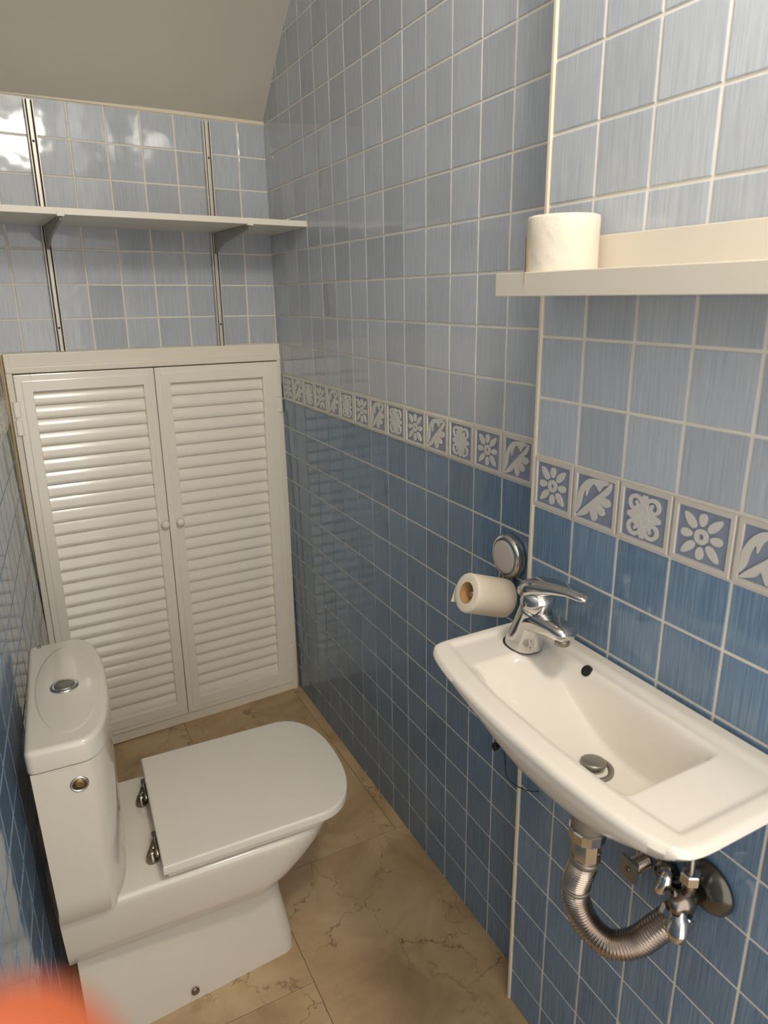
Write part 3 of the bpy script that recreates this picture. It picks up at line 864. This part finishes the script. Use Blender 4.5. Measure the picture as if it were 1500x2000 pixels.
add_rings(bm, [ring(Vector((-0.050, 0.010, 0.006))+d2*h, a2, b2, rx, ry, 20, 2.3) for h, rx, ry in ((0, 0.007, 0.007), (0.014, 0.007, 0.007), (0.018, 0.013, 0.019), (0.026, 0.0145, 0.022), (0.031, 0.012, 0.018), (0.032, 0.004, 0.006))])
from_bm('turn_handle', bm, 'chrome', valve, True)
bm = bmesh.new()
hd = Vector((-0.35, -0.15, -0.9)).normalized(); a2, b2, d2 = frame_of(hd)
add_rings(bm, [ring(Vector((-0.060, -0.004, -0.006))+d2*h, a2, b2, rx, ry, 20, 2.3) for h, rx, ry in ((0, 0.008, 0.008), (0.010, 0.008, 0.008), (0.016, 0.014, 0.012), (0.034, 0.0165, 0.013), (0.046, 0.012, 0.010), (0.048, 0.004, 0.004))])
from_bm('turn_handle', bm, 'chrome', valve, True)

# capped pipe stub on the wall
stub = empty('capped_pipe_stub', (PX-0.0052, -1.838, 0.688))
tag(stub, 'small square capped pipe stub on the wall under the basin', 'pipe')
box('flange', (-0.040, -0.016, -0.020), (-0.034, 0.016, 0.018), 'dull', stub, 0.0015)
bm = bmesh.new()
add_lathe(bm, (0.0, 0, 0), (-1, 0, 0), [(0, 0.013)] + [(0.003+0.0025*i, 0.0115 if i % 2 else 0.0135) for i in range(13)], 18)
from_bm('threaded_stub', bm, 'dchrome', stub)
lathe('screw', (-0.040, 0, 0), (-1, 0, 0), [(0, 0.005), (0.002, 0.0045), (0.003, 0.001)], 'dchrome', stub, 12)
stub2 = lathe('pipe_cap', (PX-0.0048, -1.882, 0.708), (-1, 0, 0), [(0, 0.018), (0.012, 0.017), (0.020, 0.012), (0.022, 0.004)], 'dchrome', None, 20)
tag(stub2, 'rounded tarnished pipe cap on the wall between stub and angle valve', 'pipe cap')

# black hook and the wire hanging from it
hook = empty('wall_hook', (-0.0046, -1.388, 0.603))
tag(hook, 'small black hook on the tiles under the far end of the basin', 'hook')
lathe('stem', (0, 0, 0), (-1, 0, 0), [(0, 0.008), (0.004, 0.008), (0.005, 0.005), (0.016, 0.005), (0.017, 0.009), (0.024, 0.009), (0.026, 0.006)], 'black', hook, 16)
lathe('pin', (-0.012, -0.004, 0.004), (0, -1, 0.35), [(0, 0.0055), (0.016, 0.005), (0.018, 0.002)], 'black', hook, 12)
wire = tube('thin_wire', catmull([(-0.016, -1.406, 0.610), (-0.014, -1.410, 0.590), (-0.018, -1.418, 0.574), (-0.040, -1.452, 0.575), (-0.060, -1.500, 0.596), (-0.0605, -1.545, 0.612), (-0.0605, -1.578, 0.634)], 8), 0.0011, 'black', None, 6)
tag(wire, 'thin dark wire trailing from the black hook along the tiles', 'wire')
bclip = box('basin_clip', (PX-0.045, -1.742, 0.842), (PX-0.007, -1.728, 0.868), 'dchrome', None, 0.003)

# ------------------------------------------------------------------ toilet
TOX, TOY = -0.925, -1.0135
tlt = empty('toilet', mw=Matrix.Translation((TOX, TOY, FZ)) @ Matrix.Rotation(math.radians(-2.3), 4, 'Z'))
tag(tlt, 'white close-coupled toilet with lid down, cistern against the left wall', 'toilet')
def dshape(hw, xs, xf, x0=0.0, n=40, e=2.4, bow=0.0, rc=0.0):
    """outline: straight back at x0, straight sides to xs, superelliptic front to xf (counter-clockwise)"""
    pts = []
    if rc:
        for k in range(5):
            t = math.pi/2*(1-k/4); pts.append((x0+rc*(1-math.sin(t)), -hw+rc*(1-math.cos(t))))
    else: pts.append((x0, -hw))
    for k in range(n+1):
        t = -math.pi/2 + math.pi*k/n
        c, s = math.cos(t), math.sin(t)
        pts.append((xs+(xf-xs)*abs(c)**(2/e), hw*math.copysign(abs(s)**(2/e), s)))
    if rc:
        for k in range(5):
            t = math.pi/2*k/4; pts.append((x0+rc*(1-math.sin(t)), hw-rc*(1-math.cos(t))))
    else: pts.append((x0, hw))
    # drop duplicates
    out = []
    for p in pts:
        if not out or (abs(p[0]-out[-1][0])+abs(p[1]-out[-1][1])) > 1e-5: out.append(p)
    return out
def tz_(z): return z-FZ
# pedestal
bm = bmesh.new()
rings = []
def base_outline(hb, hf, xf):
    pts = []; rc = 0.035
    pts.append((0.012, -hb)); pts.append((0.20, -hb*0.55-hf*0.45)); pts.append((xf-rc, -hf))
    for k in range(1, 9):
        t = math.pi/2*k/8; pts.append((xf-rc+rc*math.sin(t), -hf+rc*(1-math.cos(t))))
    for k in range(0, 9):
        t = math.pi/2*k/8; pts.append((xf-rc+rc*math.cos(t), hf-rc*(1-math.sin(t))))
    pts.append((0.20, hb*0.55+hf*0.45)); pts.append((0.012, hb))
    o_ = []
    for p in pts:
        if not o_ or abs(p[0]-o_[-1][0])+abs(p[1]-o_[-1][1]) > 1e-5: o_.append(p)
    return o_
for z, hb, hf, xf in ((0.0, 0.176, 0.128, 0.487), (0.05, 0.172, 0.126, 0.484), (0.16, 0.152, 0.114, 0.468), (0.26, 0.138, 0.106, 0.460), (0.30, 0.136, 0.104, 0.460)):
    rings.append([Vector((x, y, z)) for x, y in base_outline(hb, hf, xf)])
add_rings(bm, rings)
smooth_by_angle(from_bm('pedestal', bm, 'porc', tlt), 50)
# bowl hull
bm = bmesh.new(); rings = []
for z, hw, xs, xf in ((0.238, 0.130, 0.36, 0.475), (0.240, 0.158, 0.38, 0.492), (0.246, 0.166, 0.385, 0.503), (0.275, 0.174, 0.41, 0.540), (0.31, 0.181, 0.435, 0.577),
                      (0.345, 0.187, 0.455, 0.604), (0.372, 0.190, 0.465, 0.618), (0.384, 0.190, 0.468, 0.622), (0.391, 0.187, 0.468, 0.619), (0.394, 0.182, 0.467, 0.614)):
    rings.append([Vector((x, y, z)) for x, y in dshape(hw, xs, xf, 0.0, 44, 2.3)])
add_rings(bm, rings)
hull = from_bm('bowl', bm, 'porc', tlt); smooth_by_angle(hull, 48)
# seat ring and lid
bm = bmesh.new(); add_prism(bm, dshape(0.184, 0.52, 0.640, 0.212, 48, 2.3), 0.397, 0.413, 0.003, 0.003)
smooth_by_angle(from_bm('seat', bm, 'seat', tlt), 50)
bm = bmesh.new(); add_prism(bm, dshape(0.196, 0.545, 0.660, 0.203, 48, 2.35), 0.4145, 0.438, 0.004, 0.0055, 5)
lid = from_bm('seat_lid', bm, 'seat', tlt); smooth_by_angle(lid, 40)
# hinges
for yy in (0.078, -0.116):
    bm = bmesh.new()
    add_lathe(bm, (0.188, yy, 0.393), (0, 0, 1), [(0, 0.014), (0.006, 0.0135), (0.012, 0.012), (0.02, 0.010), (0.026, 0.006)], 20)
    add_tube(bm, [(0.184, yy-0.004, 0.404), (0.196, yy+0.02, 0.414), (0.204, yy+0.042, 0.420)], lambda t: 0.0095-0.003*t, 12)
    add_lathe(bm, (0.199, yy-0.022, 0.4185), (0, 1, 0), [(0, 0.005), (0.075, 0.005)], 12)
    from_bm('hinge', bm, 'dchrome', tlt, True)
# cistern
bm = bmesh.new(); rings = []
for z, hw, xs, xf in ((0.380, 0.196, 0.080, 0.134), (0.384, 0.201, 0.083, 0.138), (0.44, 0.206, 0.084, 0.142), (0.60, 0.212, 0.086, 0.146), (0.742, 0.2165, 0.088, 0.149), (0.7455, 0.2165, 0.088, 0.149)):
    rings.append([Vector((x, y, z)) for x, y in dshape(hw, xs, xf, 0.004, 44, 2.5)])
add_rings(bm, rings)
cis = from_bm('cistern', bm, 'porc', tlt); smooth_by_angle(cis, 50)
bm = bmesh.new()
add_prism(bm, dshape(0.2200, 0.088, 0.1535, 0.0, 48, 2.5, rc=0.014), 0.7475, 0.793, 0.003, 0.010, 6)
cl = from_bm('cistern_lid', bm, 'porc', tlt); smooth_by_angle(cl, 50)
# shallow oval crown on the lid
bm = bmesh.new(); rings = []
for k, z in ((1.0, 0.7925), (0.985, 0.7938), (0.94, 0.7946), (0.6, 0.7952)):
    rings.append([Vector((0.078+0.062*k*math.cos(t)*(1.0), 0.185*k*math.sin(t), z)) for t in [2*math.pi*i/56 for i in range(56)]])
add_rings(bm, rings, False, True)
from_bm('lid_crown', bm, 'porc', cl, True)
Tinv = tlt.matrix_world.inverted()
bp_ = Tinv @ Vector((-0.853, -1.025, 0.807)); 
bm = bmesh.new(); add_lathe(bm, (bp_.x, bp_.y, 0.7944), (0, 0, 1), [(0, 0.0275), (0.003, 0.0275), (0.005, 0.025), (0.0045, 0.021)], 32)
fb = from_bm('flush_button', bm, 'chrome', tlt, True); fb['label'] = 'round chrome flush button'
bm = bmesh.new(); add_lathe(bm, (bp_.x, bp_.y, 0.7965), (0, 0, 1), [(0, 0.020), (0.003, 0.020), (0.0045, 0.018), (0.0035, 0.006)], 28)
from_bm('button_cap', bm, 'dull', fb, True)
# round chrome plug on the cistern's near side
cp = Tinv @ Vector((-0.8533, -1.22, 0.7132))
yy = -0.2148
bm = bmesh.new(); add_lathe(bm, (cp.x, yy+0.002, cp.z), (0, -1, 0), [(0, 0.0165), (0.003, 0.0165), (0.0042, 0.0145), (0.003, 0.0125), (0.0015, 0.011)], 28)
pc = from_bm('side_plug', bm, 'chrome', tlt, True)
bm = bmesh.new(); add_lathe(bm, (cp.x, yy-0.0002, cp.z), (0, -1, 0), [(0, 0.0115), (0.0016, 0.0115), (0.0012, 0.004)], 24)
from_bm('plug_centre', bm, 'plug_reflection', pc, True)  # disc coloured like the yellowish reflection on the chrome plug
# bolt cap at the foot
bp2 = Tinv @ Vector((-0.695, -1.183, 0.042))
bm = bmesh.new(); add_lathe(bm, (bp2.x, -0.1538, bp2.z), (0.07, -1, 0), [(0, 0.0095), (0.003, 0.0095), (0.0045, 0.0075), (0.0035, 0.005), (0.005, 0.003)], 18)
from_bm('bolt_cap', bm, 'dchrome', tlt, True)
# small printed mark at the lid's back corner
mk = Tinv @ Vector((-0.8935, -0.806, 0.805))
bm = bmesh.new()
for (x0, y0, x1, y1) in ((-0.004, -0.006, -0.0025, 0.006), (0.0025, -0.006, 0.004, 0.006), (-0.004, -0.006, 0.004, -0.0045), (-0.004, -0.0008, 0.004, 0.0008), (-0.004, 0.0045, 0.004, 0.006)):
    add_box(bm, (mk.x+x0, mk.y+y0, 0.7929), (mk.x+x1, mk.y+y1, 0.7933))
from_bm('printed_mark', bm, 'black', cl)

# ------------------------------------------------------------------ the photographer's hand: one fingertip reaches into the corner of the view
def cs(rx, uy, dz_): return CAM + rt*rx + up*uy + fw*dz_
HV = [  # (position in camera axes, radius)
    ((-0.0208, -0.0402, 0.050), 0.0100), ((-0.0272, -0.0452, 0.050), 0.0112), ((-0.058, -0.070, 0.040), 0.0100), ((-0.082, -0.092, 0.010), 0.0105),   # 0-3 index finger, tip first
    ((-0.092, -0.122, -0.018), 0.020), ((-0.090, -0.150, -0.055), 0.023), ((-0.090, -0.175, -0.10), 0.024), ((-0.092, -0.215, -0.17), 0.028), ((-0.092, -0.25, -0.24), 0.034),  # 4-8 palm, wrist, forearm
    ((-0.072, -0.108, 0.008), 0.0105), ((-0.045, -0.098, 0.026), 0.0092), ((-0.022, -0.085, 0.022), 0.0082),                                   # 9-11 middle finger
    ((-0.070, -0.126, -0.002), 0.0102), ((-0.044, -0.120, 0.016), 0.0088), ((-0.022, -0.108, 0.014), 0.0078),                                  # 12-14 ring finger
    ((-0.070, -0.143, -0.018), 0.0092), ((-0.048, -0.142, -0.002), 0.0078), ((-0.030, -0.132, 0.000), 0.0070),                                  # 15-17 little finger
    ((-0.068, -0.110, -0.042), 0.0115), ((-0.045, -0.082, -0.045), 0.0102), ((-0.030, -0.062, -0.036), 0.0090),                                 # 18-20 thumb
]
HE = [(0, 1), (1, 2), (2, 3), (3, 4), (4, 5), (5, 6), (6, 7), (7, 8), (4, 9), (9, 10), (10, 11), (4, 12), (12, 13), (13, 14), (5, 15), (15, 16), (16, 17), (5, 18), (18, 19), (19, 20)]
me = D.meshes.new('hand'); me.from_pydata([cs(*p) for p, r in HV], HE, []); me.update()
hand = D.objects.new('hand', me); COL.objects.link(hand); me.materials.append(M['skin'])
sk = hand.modifiers.new('skin', 'SKIN'); sk.use_smooth_shade = True
for i, (p, r) in enumerate(HV):
    me.skin_vertices[0].data[i].radius = (r, r); me.skin_vertices[0].data[i].use_root = (i == 5)
sb = hand.modifiers.new('subsurf', 'SUBSURF'); sb.levels = 2; sb.render_levels = 2
tag(hand, "photographer's blurred orange fingertip in the bottom left corner", 'hand')
bclip['label'] = 'small dark metal clip under the middle of the basin'; bclip['category'] = 'clip'
